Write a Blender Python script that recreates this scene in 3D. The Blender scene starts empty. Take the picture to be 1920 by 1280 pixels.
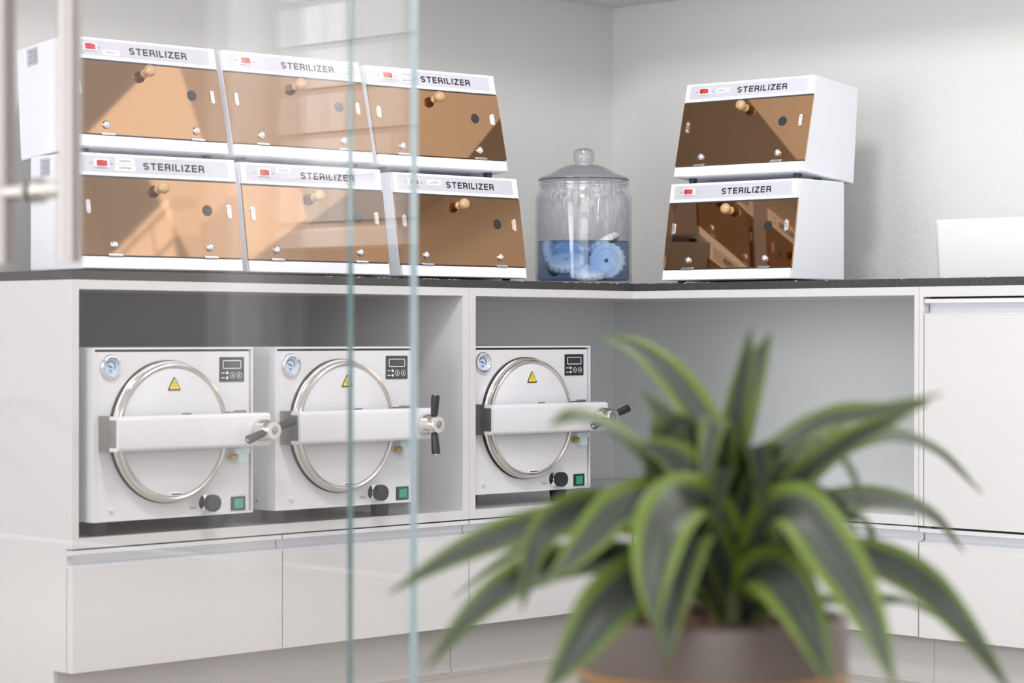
import bpy, bmesh, math, random
from mathutils import Vector, Matrix, Euler
C = bpy.context.scene.collection
D = bpy.data
PI = math.pi

# ---------------------------------------------------------------- camera
CAM = Vector((-4.3812, -3.8345, 0.7755)); YAW = 0.76942; PITCH = -0.0027; ROLL = 0.0012; FPX = 4506.5
cyw, syw, cp, sp = math.cos(YAW), math.sin(YAW), math.cos(PITCH), math.sin(PITCH)
FWD = Vector((cyw*cp, syw*cp, sp)); RT = Vector((syw, -cyw, 0)); UP = RT.cross(FWD)
cr, sr = math.cos(ROLL), math.sin(ROLL)
RT, UP = RT*cr + UP*sr, UP*cr - RT*sr
cam = D.cameras.new('camera'); cam.lens = FPX*36/1920; cam.sensor_width = 36
cam.clip_start = 0.05; cam.clip_end = 60
cam.dof.use_dof = True; cam.dof.focus_distance = 5.45; cam.dof.aperture_fstop = 4.3
camo = D.objects.new('camera', cam); C.objects.link(camo)
m = Matrix((RT, UP, -FWD)).transposed().to_4x4(); m.translation = CAM
camo.matrix_world = m
bpy.context.scene.camera = camo
vs = bpy.context.scene.view_settings
vs.view_transform = 'Standard'; vs.look = 'None'; vs.gamma = 1; vs.exposure = -0.1; vs.use_curve_mapping = False

# ---------------------------------------------------------------- daylight, lamps and added fill lights
w = D.worlds.new('daylight'); bpy.context.scene.world = w; w.use_nodes = True
bg = w.node_tree.nodes['Background']; bg.inputs[0].default_value = (0.97, 0.98, 1.0, 1); bg.inputs[1].default_value = 1.0

def area(name, loc, target, sx, sy, power, col=(1, 1, 1)):
    l = D.lights.new(name, 'AREA'); l.shape = 'RECTANGLE'; l.size = sx; l.size_y = sy; l.energy = power; l.color = col
    o = D.objects.new(name, l); C.objects.link(o); o.location = loc
    d = Vector(target) - Vector(loc); o.rotation_euler = d.to_track_quat('-Z', 'Y').to_euler()
    return o
area('ceiling_lamp_or_fill', (-2.0, -1.45, 2.55), (-0.3, 0.0, 0.8), 0.45, 0.45, 36, (1, 0.985, 0.97))
area('ceiling_lamp_or_fill', (-3.4, -3.4, 2.6), (-2.2, -2.0, 0.3), 1.6, 1.6, 26, (1, 0.99, 0.98))  # added broad overhead fill, no fitting seen
area('ceiling_lamp_or_fill', (-0.5, -2.3, 2.6), (0.1, -1.3, 0.9), 0.8, 0.8, 7, (1, 0.99, 0.98))  # added overhead light brightening the right-hand side
area('brick_reflection_fill', (-0.9, -4.4, 2.4), (0.62, -4.8, 1.5), 0.6, 0.6, 90, (1, 1, 1))  # added to brighten the brick mirrored in the glass panes
area('left_fill', (-6.8, -0.9, 1.5), (0, -0.6, 0.8), 2.4, 2.2, 45, (0.95, 0.97, 1))  # added fill from the left for end panel and flanks, no window seen
area('near_left_fill', (-4.3, -0.35, 1.35), (-1.6, 0.2, 0.9), 1.5, 1.6, 34, (0.97, 0.98, 1))  # second added fill, closer in, lifts the left end panel
area('camera_side_fill', (-6.2, -5.6, 1.2), (0.3, 0.2, 0.6), 3.0, 2.0, 75, (0.97, 0.98, 1))  # added fill from behind the camera, brightens the open shelves
area('door_reflection_fill', (0.76, -2.95, 2.62), (-2, -2.6, 1.6), 2.5, 1.25, 21, (1, 0.99, 0.97))  # unseen bright area added for the bronze doors to mirror

# ---------------------------------------------------------------- materials
def mat(name, col, rough=0.5, metal=0.0, spec=0.5, coat=0.0, bump=None, noise=None, emit=None):
    m = D.materials.new(name); m.use_nodes = True; nt = m.node_tree; b = nt.nodes['Principled BSDF']
    b.inputs['Base Color'].default_value = (*col, 1); b.inputs['Roughness'].default_value = rough
    b.inputs['Metallic'].default_value = metal; b.inputs['Specular IOR Level'].default_value = spec
    b.inputs['Coat Weight'].default_value = coat; b.inputs['Coat Roughness'].default_value = 0.05
    tc = nt.nodes.new('ShaderNodeTexCoord')
    if noise:   # (scale, amount, second colour, stretch)
        n = nt.nodes.new('ShaderNodeTexNoise'); n.inputs['Scale'].default_value = noise[0]; n.inputs['Detail'].default_value = 6
        mp = nt.nodes.new('ShaderNodeMapping'); mp.inputs['Scale'].default_value = noise[3] if len(noise) > 3 else (1, 1, 1)
        nt.links.new(tc.outputs['Object'], mp.inputs[0]); nt.links.new(mp.outputs[0], n.inputs[0])
        r = nt.nodes.new('ShaderNodeValToRGB'); r.color_ramp.elements[0].position = 0.5 - noise[1]; r.color_ramp.elements[1].position = 0.5 + noise[1]
        r.color_ramp.elements[0].color = (*col, 1); r.color_ramp.elements[1].color = (*noise[2], 1)
        nt.links.new(n.outputs[0], r.inputs[0]); nt.links.new(r.outputs[0], b.inputs['Base Color'])
    if bump:    # (scale, strength, distance)
        n = nt.nodes.new('ShaderNodeTexNoise'); n.inputs['Scale'].default_value = bump[0]; n.inputs['Detail'].default_value = 4
        nt.links.new(tc.outputs['Object'], n.inputs[0])
        bp = nt.nodes.new('ShaderNodeBump'); bp.inputs['Strength'].default_value = bump[1]; bp.inputs['Distance'].default_value = bump[2]
        nt.links.new(n.outputs[0], bp.inputs['Height']); nt.links.new(bp.outputs[0], b.inputs['Normal'])
    if emit:
        b.inputs['Emission Color'].default_value = (*emit[0], 1); b.inputs['Emission Strength'].default_value = emit[1]
    return m

def glassy(name, tint, gloss=1.0, ior=1.5, rim=None, rough=0.0):
    m = D.materials.new(name); m.use_nodes = True; nt = m.node_tree; nt.nodes.clear()
    out = nt.nodes.new('ShaderNodeOutputMaterial'); mix = nt.nodes.new('ShaderNodeMixShader')
    tr = nt.nodes.new('ShaderNodeBsdfTransparent'); tr.inputs[0].default_value = (*tint, 1)
    gl = nt.nodes.new('ShaderNodeBsdfGlossy'); gl.inputs['Roughness'].default_value = rough; gl.inputs[0].default_value = (gloss, gloss, gloss, 1)
    geo = nt.nodes.new('ShaderNodeNewGeometry')
    mr = nt.nodes.new('ShaderNodeMapRange'); mr.inputs[3].default_value = ior; mr.inputs[4].default_value = 1/ior
    fr = nt.nodes.new('ShaderNodeFresnel')
    nt.links.new(geo.outputs['Backfacing'], mr.inputs[0]); nt.links.new(mr.outputs[0], fr.inputs['IOR'])
    nt.links.new(fr.outputs[0], mix.inputs[0]); nt.links.new(tr.outputs[0], mix.inputs[1]); nt.links.new(gl.outputs[0], mix.inputs[2])
    if rim:     # denser glass where the wall of a vessel is seen edge-on
        lw = nt.nodes.new('ShaderNodeLayerWeight'); lw.inputs[0].default_value = 0.35
        cm = nt.nodes.new('ShaderNodeMix'); cm.data_type = 'RGBA'
        cm.inputs[6].default_value = (*tint, 1); cm.inputs[7].default_value = (*rim, 1)
        nt.links.new(lw.outputs['Facing'], cm.inputs[0]); nt.links.new(cm.outputs[2], tr.inputs[0])
    nt.links.new(mix.outputs[0], out.inputs[0])
    return m

def frost(m):     # fine condensation running down the inside of the jar
    nt = m.node_tree; out = nt.nodes['Material Output']; src = out.inputs[0].links[0].from_socket
    tc = nt.nodes.new('ShaderNodeTexCoord'); mp = nt.nodes.new('ShaderNodeMapping'); mp.inputs['Scale'].default_value = (1, 1, 0.22)
    n = nt.nodes.new('ShaderNodeTexNoise'); n.inputs['Scale'].default_value = 150; n.inputs['Detail'].default_value = 3
    nt.links.new(tc.outputs['Object'], mp.inputs[0]); nt.links.new(mp.outputs[0], n.inputs[0])
    n2 = nt.nodes.new('ShaderNodeTexNoise'); n2.inputs['Scale'].default_value = 14; nt.links.new(tc.outputs['Object'], n2.inputs[0])
    sx = nt.nodes.new('ShaderNodeSeparateXYZ'); nt.links.new(tc.outputs['Object'], sx.inputs[0])
    mr = nt.nodes.new('ShaderNodeMapRange'); mr.inputs[1].default_value = 0.115; mr.inputs[2].default_value = 0.20; mr.inputs[4].default_value = 0.55
    nt.links.new(sx.outputs['Z'], mr.inputs[0])
    r = nt.nodes.new('ShaderNodeMapRange'); r.inputs[1].default_value = 0.42; r.inputs[2].default_value = 0.72; nt.links.new(n.outputs[0], r.inputs[0])
    a = nt.nodes.new('ShaderNodeMath'); a.operation = 'MULTIPLY'; nt.links.new(mr.outputs[0], a.inputs[0]); nt.links.new(r.outputs[0], a.inputs[1])
    b = nt.nodes.new('ShaderNodeMath'); b.operation = 'MULTIPLY'; nt.links.new(a.outputs[0], b.inputs[0]); nt.links.new(n2.outputs[0], b.inputs[1])
    df = nt.nodes.new('ShaderNodeBsdfDiffuse'); df.inputs[0].default_value = (0.85, 0.86, 0.88, 1)
    mx = nt.nodes.new('ShaderNodeMixShader'); nt.links.new(b.outputs[0], mx.inputs[0]); nt.links.new(src, mx.inputs[1]); nt.links.new(df.outputs[0], mx.inputs[2]); nt.links.new(mx.outputs[0], out.inputs[0])

M = {}
M['wall'] = mat('wall_paint', (0.74, 0.735, 0.725), 0.85, bump=(90, 0.35, 0.004))
M['ceil'] = mat('ceiling_paint', (0.8, 0.8, 0.8), 0.9)
M['lam'] = mat('white_laminate', (0.60, 0.595, 0.60), 0.22, coat=0.3)
M['lamin'] = mat('inner_laminate', (0.86, 0.88, 0.89), 0.4)
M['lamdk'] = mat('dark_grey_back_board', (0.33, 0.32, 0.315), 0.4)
M['plinth'] = mat('shaded_plinth_laminate', (0.50, 0.485, 0.475), 0.4)  # tone lowered and warmed to hold the shade near the floor
M['alu'] = mat('white_aluminium', (0.72, 0.73, 0.76), 0.25, metal=0.35)
M['granite'] = mat('black_granite', (0.030, 0.029, 0.030), 0.5, noise=(140, 0.12, (0.05, 0.048, 0.049)))
M['chip'] = mat('granite_chip', (0.5, 0.5, 0.5), 0.7)
M['coat'] = mat('powder_coat_white', (0.84, 0.86, 0.92), 0.3)
M['acoat'] = mat('enamel_white', (0.68, 0.68, 0.71), 0.25, coat=0.2)
M['plate'] = mat('lilac_grey_plate', (0.55, 0.55, 0.62), 0.4)
M['bronze'] = mat('bronze_acrylic', (0.33, 0.195, 0.11), 0.03, metal=1.0)
M['amber'] = mat('amber_edge', (0.55, 0.24, 0.07), 0.3)
M['black'] = mat('black_plastic', (0.018, 0.018, 0.022), 0.35)
M['rubber_shade'] = mat('dark_rubber_and_gap_shade', (0.03, 0.032, 0.04), 0.6)  # real rubber parts, and black that stands for shade in gaps
M['ink'] = mat('black_ink', (0.008, 0.008, 0.012), 0.5)
M['grink'] = mat('grey_ink', (0.22, 0.22, 0.25), 0.5)
M['chrome'] = mat('chrome', (0.85, 0.85, 0.87), 0.12, metal=1)
M['steel'] = mat('polished_steel', (0.72, 0.70, 0.67), 0.17, metal=1)
M['brushed'] = mat('brushed_steel', (0.36, 0.335, 0.32), 0.3, metal=1)
M['dsteel'] = mat('raw_steel_bracket', (0.30, 0.30, 0.29), 0.4, metal=1, noise=(18, 0.2, (0.45, 0.45, 0.43)))
M['wood'] = mat('turned_beech', (0.46, 0.27, 0.12), 0.3, coat=0.4, noise=(30, 0.15, (0.58, 0.38, 0.19), (1, 1, 4)))
M['red'] = mat('red_rocker', (0.52, 0.015, 0.02), 0.2, coat=0.5)
M['white'] = mat('white_plastic', (0.82, 0.82, 0.84), 0.3)
M['sticker'] = mat('paper_sticker', (0.80, 0.80, 0.82), 0.5)
M['green'] = mat('green_rocker', (0.0, 0.33, 0.16), 0.2, coat=0.5)
M['yellow'] = mat('warning_yellow', (0.85, 0.72, 0.03), 0.4)
M['orange'] = mat('warning_print', (0.55, 0.25, 0.02), 0.4)
M['dial'] = mat('dial_face', (0.50, 0.60, 0.74), 0.3, coat=0.6)
M['navy'] = mat('dial_print', (0.03, 0.05, 0.22), 0.4)
M['brass'] = mat('brass', (0.62, 0.40, 0.12), 0.25, metal=1)
M['pale'] = mat('pale_plastic', (0.62, 0.74, 0.77), 0.3)
M['lcd'] = mat('display_glass', (0.03, 0.03, 0.034), 0.15)
M['glass'] = glassy('pane_glass', (0.983, 0.98, 0.98))
M['edgeA'] = mat('green_glass_edge', (0.035, 0.12, 0.125), 0.15, coat=0.6)
M['edgeB'] = mat('lit_glass_edge', (0.33, 0.42, 0.45), 0.15, coat=0.6)  # paler edge tint, stronger light on this pane painted into the colour
M['jar'] = glassy('jar_glass', (0.955, 0.96, 0.97), rim=(0.80, 0.81, 0.85))
frost(M['jar'])
M['lidglass'] = glassy('lid_glass', (0.965, 0.97, 0.98), rim=(0.66, 0.67, 0.74), rough=0.03)
M['rimglass'] = glassy('thick_rim_glass', (0.62, 0.63, 0.69), rim=(0.35, 0.36, 0.42), rough=0.03)
M['liquid'] = glassy('blue_disinfectant', (0.93, 0.97, 1.0), gloss=0.5, ior=1.33)
nt = M['liquid'].node_tree; va = nt.nodes.new('ShaderNodeVolumeAbsorption'); va.inputs[0].default_value = (0.04, 0.40, 0.84, 1); va.inputs[1].default_value = 7.5
nt.links.new(va.outputs[0], nt.nodes['Material Output'].inputs['Volume'])
M['disc'] = mat('white_disc_plastic', (0.80, 0.83, 0.84), 0.4)
M['pot'] = mat('taupe_glaze', (0.09, 0.064, 0.052), 0.4, noise=(9, 0.25, (0.125, 0.094, 0.08)))
M['band'] = mat('ochre_band', (0.33, 0.17, 0.05), 0.4)
M['soil'] = mat('bark_soil', (0.05, 0.03, 0.02), 0.9, noise=(60, 0.1, (0.28, 0.15, 0.08)), bump=(70, 1, 0.02))
M['stem'] = mat('plant_stem', (0.09, 0.10, 0.04), 0.6)

# floor tiles: wide porcelain planks with a faint grain
def floor_mat():
    m = mat('taupe_floor_tile', (0.42, 0.385, 0.35), 0.35, noise=(6, 0.3, (0.52, 0.48, 0.44), (1, 9, 1)))
    nt = m.node_tree; b = nt.nodes['Principled BSDF']; src = b.inputs['Base Color'].links[0].from_socket
    tc = nt.nodes.new('ShaderNodeTexCoord'); br = nt.nodes.new('ShaderNodeTexBrick')
    br.inputs['Scale'].default_value = 1; br.inputs['Brick Width'].default_value = 1.2; br.inputs['Row Height'].default_value = 0.3
    br.inputs['Mortar Size'].default_value = 0.002; br.inputs['Color1'].default_value = (1, 1, 1, 1); br.inputs['Color2'].default_value = (0.93, 0.93, 0.93, 1)
    br.inputs['Mortar'].default_value = (0.35, 0.33, 0.31, 1)
    mx = nt.nodes.new('ShaderNodeMix'); mx.data_type = 'RGBA'; mx.blend_type = 'MULTIPLY'; mx.inputs[0].default_value = 1
    nt.links.new(tc.outputs['Object'], br.inputs[0]); nt.links.new(src, mx.inputs[6]); nt.links.new(br.outputs[0], mx.inputs[7])
    nt.links.new(mx.outputs[2], b.inputs['Base Color'])
    return m
M['floor'] = floor_mat()

def brick_mat():
    m = mat('white_painted_brick', (0.82, 0.82, 0.82), 0.6)
    nt = m.node_tree; b = nt.nodes['Principled BSDF']
    tc = nt.nodes.new('ShaderNodeTexCoord'); mp = nt.nodes.new('ShaderNodeMapping'); mp.inputs['Rotation'].default_value = (PI/2, 0, PI/2)
    br = nt.nodes.new('ShaderNodeTexBrick'); br.inputs['Scale'].default_value = 1; br.inputs['Brick Width'].default_value = 0.42
    br.inputs['Row Height'].default_value = 0.14; br.inputs['Mortar Size'].default_value = 0.012; br.inputs['Mortar Smooth'].default_value = 0.6
    br.inputs['Color1'].default_value = (0.9, 0.9, 0.9, 1); br.inputs['Color2'].default_value = (0.8, 0.8, 0.8, 1); br.inputs['Mortar'].default_value = (0.5, 0.5, 0.5, 1)
    sx = nt.nodes.new('ShaderNodeSeparateXYZ'); cx = nt.nodes.new('ShaderNodeCombineXYZ')
    nt.links.new(tc.outputs['Object'], sx.inputs[0]); nt.links.new(sx.outputs['Y'], cx.inputs['X']); nt.links.new(sx.outputs['Z'], cx.inputs['Y'])
    nt.links.new(cx.outputs[0], br.inputs[0]); nt.links.new(br.outputs[0], b.inputs['Base Color'])
    bp = nt.nodes.new('ShaderNodeBump'); bp.inputs['Distance'].default_value = 0.01; bp.invert = True
    nt.links.new(br.outputs['Fac'], bp.inputs['Height']); nt.links.new(bp.outputs[0], b.inputs['Normal'])
    return m
M['brick'] = brick_mat()

# variegated leaf: dark grey-green middle, thin pale lines, bright green margins (across-leaf coordinate in the UV map)
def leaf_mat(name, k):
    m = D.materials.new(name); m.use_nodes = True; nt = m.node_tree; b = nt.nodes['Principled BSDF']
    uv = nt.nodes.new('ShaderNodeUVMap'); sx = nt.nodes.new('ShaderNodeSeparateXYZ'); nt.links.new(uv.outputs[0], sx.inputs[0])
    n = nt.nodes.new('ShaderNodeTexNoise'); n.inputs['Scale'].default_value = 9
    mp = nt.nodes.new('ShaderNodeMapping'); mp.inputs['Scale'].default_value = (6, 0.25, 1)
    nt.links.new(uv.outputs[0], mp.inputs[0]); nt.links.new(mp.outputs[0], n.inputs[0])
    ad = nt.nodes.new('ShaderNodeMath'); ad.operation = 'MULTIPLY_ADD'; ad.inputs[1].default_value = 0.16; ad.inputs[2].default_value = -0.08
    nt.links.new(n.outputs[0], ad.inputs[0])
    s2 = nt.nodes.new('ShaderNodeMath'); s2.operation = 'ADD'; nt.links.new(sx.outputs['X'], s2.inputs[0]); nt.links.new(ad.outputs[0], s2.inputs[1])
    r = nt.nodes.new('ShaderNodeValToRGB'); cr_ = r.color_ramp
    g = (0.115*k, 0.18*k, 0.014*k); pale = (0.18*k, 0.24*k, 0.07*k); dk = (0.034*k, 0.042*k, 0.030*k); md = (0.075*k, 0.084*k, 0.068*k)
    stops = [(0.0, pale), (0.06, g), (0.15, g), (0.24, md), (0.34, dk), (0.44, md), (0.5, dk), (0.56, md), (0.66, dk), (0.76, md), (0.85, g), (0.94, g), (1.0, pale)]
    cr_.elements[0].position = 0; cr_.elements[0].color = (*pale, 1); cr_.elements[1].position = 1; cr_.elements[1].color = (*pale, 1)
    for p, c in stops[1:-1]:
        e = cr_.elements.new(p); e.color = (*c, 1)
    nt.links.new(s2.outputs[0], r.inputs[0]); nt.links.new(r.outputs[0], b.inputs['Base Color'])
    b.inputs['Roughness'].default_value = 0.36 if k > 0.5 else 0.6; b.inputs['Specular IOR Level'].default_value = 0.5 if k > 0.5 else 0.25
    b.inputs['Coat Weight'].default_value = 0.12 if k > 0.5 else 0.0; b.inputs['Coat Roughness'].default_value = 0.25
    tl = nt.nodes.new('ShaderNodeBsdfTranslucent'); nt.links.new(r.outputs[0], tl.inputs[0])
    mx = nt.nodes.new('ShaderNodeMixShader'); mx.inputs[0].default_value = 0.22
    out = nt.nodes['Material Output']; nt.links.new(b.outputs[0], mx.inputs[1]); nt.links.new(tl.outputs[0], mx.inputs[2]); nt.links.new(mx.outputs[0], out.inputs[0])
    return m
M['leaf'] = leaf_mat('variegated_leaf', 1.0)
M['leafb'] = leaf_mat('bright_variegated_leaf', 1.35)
M['leafd'] = leaf_mat('shaded_variegated_leaf', 0.38)  # same leaf scaled dark, shade inside the crown put into the colour

# ---------------------------------------------------------------- mesh helpers
def link(name, bm, mats, parent=None, smooth=False):
    me = D.meshes.new(name); bmesh.ops.recalc_face_normals(bm, faces=bm.faces[:]); bm.to_mesh(me); bm.free()
    o = D.objects.new(name, me); C.objects.link(o)
    for mm in (mats if isinstance(mats, (list, tuple)) else [mats]): me.materials.append(M[mm])
    if smooth:
        for p in me.polygons: p.use_smooth = True
        try: me.set_sharp_from_angle(angle=math.radians(35))
        except Exception: pass
    if parent: o.parent = parent
    return o

def box(bm, x0, x1, y0, y1, z0, z1, bev=0.0, mi=0, T=None, seg=2):
    r = bmesh.ops.create_cube(bm, size=1); vv = r['verts']
    for v in vv:
        v.co = Vector(((x0+x1)/2 + v.co.x*(x1-x0), (y0+y1)/2 + v.co.y*(y1-y0), (z0+z1)/2 + v.co.z*(z1-z0)))
    fs = list({f for v in vv for f in v.link_faces})
    if bev:
        es = list({e for f in fs for e in f.edges})
        rr = bmesh.ops.bevel(bm, geom=es, offset=bev, segments=seg, affect='EDGES', profile=0.7)
        fs = list({f for f in rr['faces']} | {f for f in fs if f.is_valid}); vv = list({v for f in fs for v in f.verts})
    for f in fs: f.material_index = mi
    if T:
        for v in vv: v.co = T(v.co)
    return vv

def poly(bm, pts, z0, z1, axis='z', mi=0, T=None):
    """extrude a closed outline; axis: the direction the outline is pushed along"""
    def P(a, b, c): return Vector((a, b, c)) if axis == 'z' else (Vector((c, a, b)) if axis == 'x' else Vector((a, c, b)))
    lo = [bm.verts.new(P(a, b, z0)) for a, b in pts]; hi = [bm.verts.new(P(a, b, z1)) for a, b in pts]
    n = len(pts); fs = [bm.faces.new(lo[::-1]), bm.faces.new(hi)]
    for i in range(n): fs.append(bm.faces.new((lo[i], lo[(i+1) % n], hi[(i+1) % n], hi[i])))
    for f in fs: f.material_index = mi
    if T:
        for v in lo+hi: v.co = T(v.co)
    return fs

def lathe(bm, prof, n=48, O=(0, 0, 0), ax='z', mi=0, T=None, closed=False):
    """prof: (radius, height) pairs"""
    O = Vector(O); rings = []
    def P(r, h, a):
        c, s = r*math.cos(a), r*math.sin(a)
        v = {'z': Vector((c, s, h)), 'y': Vector((c, -h, s)), 'x': Vector((h, c, s))}[ax] + O
        return T(v) if T else v
    for r, h in prof:
        if r < 1e-6: rings.append([bm.verts.new(P(0, h, 0))])
        else: rings.append([bm.verts.new(P(r, h, 2*PI*i/n)) for i in range(n)])
    prs = list(zip(rings, rings[1:])) + ([(rings[-1], rings[0])] if closed else [])
    for A, B in prs:
        for i in range(n):
            j = (i+1) % n
            if len(A) == 1 and len(B) == 1: continue
            if len(A) == 1: f = bm.faces.new((A[0], B[i], B[j]))
            elif len(B) == 1: f = bm.faces.new((A[i], A[j], B[0]))
            else: f = bm.faces.new((A[i], A[j], B[j], B[i]))
            f.material_index = mi

def tube(bm, p, q, r0, r1=None, n=20, mi=0, cap=True):
    p, q = Vector(p), Vector(q); r1 = r0 if r1 is None else r1
    d = (q-p).normalized(); a = d.orthogonal().normalized(); b = d.cross(a)
    A = [bm.verts.new(p + (a*math.cos(t)+b*math.sin(t))*r0) for t in [2*PI*i/n for i in range(n)]]
    B = [bm.verts.new(q + (a*math.cos(t)+b*math.sin(t))*r1) for t in [2*PI*i/n for i in range(n)]]
    fs = [bm.faces.new((A[i], A[(i+1) % n], B[(i+1) % n], B[i])) for i in range(n)]
    if cap: fs += [bm.faces.new(A[::-1]), bm.faces.new(B)]
    for f in fs: f.material_index = mi

def empty(name, loc, rot=(0, 0, 0)):
    o = D.objects.new(name, None); C.objects.link(o); o.location = loc; o.rotation_euler = rot; o.empty_display_size = 0.05
    return o
def tag(o, label, cat, group=None):
    o['label'] = label; o['category'] = cat
    if group: o['group'] = group
    return o
def struct(o): o['kind'] = 'structure'; return o

def lettering(name, s, mname, parent, place, width=None, height=0.01, bold=0.0, depth=0.0004):
    """text as a thin mesh; place: function (a, b, c) -> local point; a along, b up, c out. Left baseline at (0,0)"""
    cu = D.curves.new('t', 'FONT'); cu.body = s; cu.size = 1; cu.offset = bold; cu.space_character = 1.12
    to = D.objects.new('t', cu); C.objects.link(to); dg = bpy.context.evaluated_depsgraph_get(); dg.update()
    me = D.meshes.new_from_object(to.evaluated_get(dg)); D.objects.remove(to); D.curves.remove(cu)
    xs = [v.co.x for v in me.vertices]; ys = [v.co.y for v in me.vertices]
    x0, x1, y0, y1 = min(xs), max(xs), min(ys), max(ys)
    ky = height/(y1-y0); kx = width/(x1-x0) if width else ky
    bm = bmesh.new(); bm.from_mesh(me); D.meshes.remove(me)
    ex = bmesh.ops.extrude_face_region(bm, geom=bm.faces[:]); top = [g for g in ex['geom'] if isinstance(g, bmesh.types.BMVert)]
    for v in bm.verts: v.co = Vector(((v.co.x-x0)*kx, (v.co.y-y0)*ky, 0))
    for v in top: v.co.z = depth
    for v in bm.verts: v.co = place(v.co.x, v.co.y, v.co.z)
    return link(name, bm, mname, parent)

# ---------------------------------------------------------------- the room
FL = 0.01
bm = bmesh.new(); box(bm, -8, 0.8, -8, 0.8, FL-0.1, FL); struct(link('floor', bm, 'floor'))
bm = bmesh.new(); box(bm, -8, 0.3, -8, 0.8, 3.3, 3.4); struct(link('ceiling', bm, 'ceil'))
bm = bmesh.new(); box(bm, -8, 0.74, 0.62, 0.74, FL, 3.3); struct(link('wall_back', bm, 'wall'))
bm = bmesh.new(); box(bm, 0.62, 0.74, -1.7, 0.62, FL, 3.3); box(bm, 0.62, 0.74, -4.2, -1.7, FL, 1.98); struct(link('wall_right', bm, 'wall'))
bm = bmesh.new(); poly(bm, [(-8, 0.62), (0.62, 0.62), (0.62, -1.7), (0.16, -1.7), (0.16, 0.16), (-8, 0.16)], 1.684, 3.3)
struct(link('ceiling_bulkhead', bm, 'ceil'))
bm = bmesh.new(); box(bm, 0.62, 0.74, -5.05, -4.2, 1.1, 2.7); box(bm, 0.60, 0.76, -5.05, -4.2, 1.05, 1.1); struct(link('wall_street', bm, 'brick'))
bm = bmesh.new(); box(bm, 0.50, 0.70, -5.27, -5.125, FL, 3.3, 0.01); struct(link('trim_1', bm, 'lam'))
bm = bmesh.new(); box(bm, 0.9, 1.0, -8, -4.2, FL, 2.7); struct(link('wall_far', bm, 'lamdk'))

# ---------------------------------------------------------------- worktop
bm = bmesh.new()
poly(bm, [(-1.642, 0.62), (-1.642, 0), (0, 0), (0, -1.5), (0.62, -1.5), (0.62, 0.62)], 0.8824, 0.9)
random.seed(4)
for i in range(46):     # pale chips along the upper edge of the stone
    s = random.uniform(0.002, 0.006); h = random.uniform(0.0006, 0.0016)
    if i < 32: x = random.uniform(-1.0, -0.02); box(bm, x, x+s*2, -0.0004, 0.001, 0.9-h, 0.9002, mi=1)
    else: y = -random.uniform(0.02, 1.0); box(bm, -0.0004, 0.001, y-s*2, y, 0.9-h, 0.9002, mi=1)
wt = link('worktop', bm, ['granite', 'chip']); tag(wt, 'thin black granite worktop running in an L around the corner over the white cabinets', 'worktop')

# ---------------------------------------------------------------- cabinets (local: x along the run, y into the wall)
G = 0.0015
def channel_profile(zt):   # recessed finger-pull rail above a door or drawer, top at zt
    return [(0.001, zt), (0.001, zt-0.0085), (0.003, zt-0.0095), (0.020, zt-0.012), (0.0225, zt-0.016), (0.0225, zt-0.026),
            (0.019, zt-0.0295), (0.003, zt-0.0310), (0.0, zt-0.0325), (0.0, zt-0.0350), (0.026, zt-0.0350), (0.026, zt)]
def front(parent, kind, x0, x1, ztop, zbot, rot=None):
    """a drawer or door front with its finger-pull rail; ztop = top of the rail"""
    bm = bmesh.new(); box(bm, x0+G, x1-G, 0.0, 0.018, zbot, ztop-0.0352, 0.0008)
    fr = link(kind, bm, 'lam', parent)
    bm = bmesh.new(); poly(bm, channel_profile(ztop), x0+G, x1-G, axis='x')
    ch = link('finger_pull', bm, 'alu', fr, smooth=True); ch['label'] = 'brushed white recessed finger pull rail'
    if rot is not None: fr.rotation_euler = (0, 0, rot)
    return fr
ZT, ZS0, ZS1, ZB = 0.8818, 0.3607, 0.3815, 0.1206
# --- left cabinet: open shelf above two drawers
cab = empty('base_cabinet', (-1.642, 0, FL)); tag(cab, 'white base cabinet at the left end, open shelf holding two steam autoclaves above two drawers', 'cabinet')
def P(o): o.location.z -= FL; return o
L = 1.082
bm = bmesh.new(); box(bm, 0, 0.0165, 0, 0.6, ZS0, ZT, 0.0006); box(bm, 0, 0.0165, 0.019, 0.6, ZB, ZS0); box(bm, 0, 0.0165, 0.0605, 0.6, FL, ZB); P(link('end_panel', bm, 'lam', cab))
bm = bmesh.new(); box(bm, L-0.0205, L-0.0005, 0, 0.6, ZS0, ZT, 0.0006); box(bm, L-0.0205, L-0.0005, 0.03, 0.6, ZB, ZS0); P(link('side_panel', bm, 'lam', cab))
bm = bmesh.new(); box(bm, 0.0165, L-0.0205, 0, 0.6, 0.8635, ZT); P(link('top_panel', bm, 'lam', cab))
bm = bmesh.new(); box(bm, 0.0165, L-0.0205, 0, 0.6, ZS0, ZS1, 0.0006); P(link('shelf_panel', bm, 'lam', cab))
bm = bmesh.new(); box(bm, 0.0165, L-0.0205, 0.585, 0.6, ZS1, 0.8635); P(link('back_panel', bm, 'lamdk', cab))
P(front(cab, 'drawer', 0, 0.5323, 0.3577, ZB)); P(front(cab, 'drawer', 0.5323, L, 0.3577, ZB))
bm = bmesh.new(); box(bm, 0.008, L-0.001, 0.06, 0.075, FL+0.008, ZB); box(bm, 0.008, L-0.001, 0.056, 0.075, FL, FL+0.008, 0.001); P(link('plinth', bm, 'plinth', cab))
bm = bmesh.new(); box(bm, 0.0165, L-0.0205, 0.027, 0.58, ZB+0.002, ZS0-0.0005); P(link('drawer_case', bm, 'rubber_shade', cab))  # case coloured black so the slit under the shelf looks shaded
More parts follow.
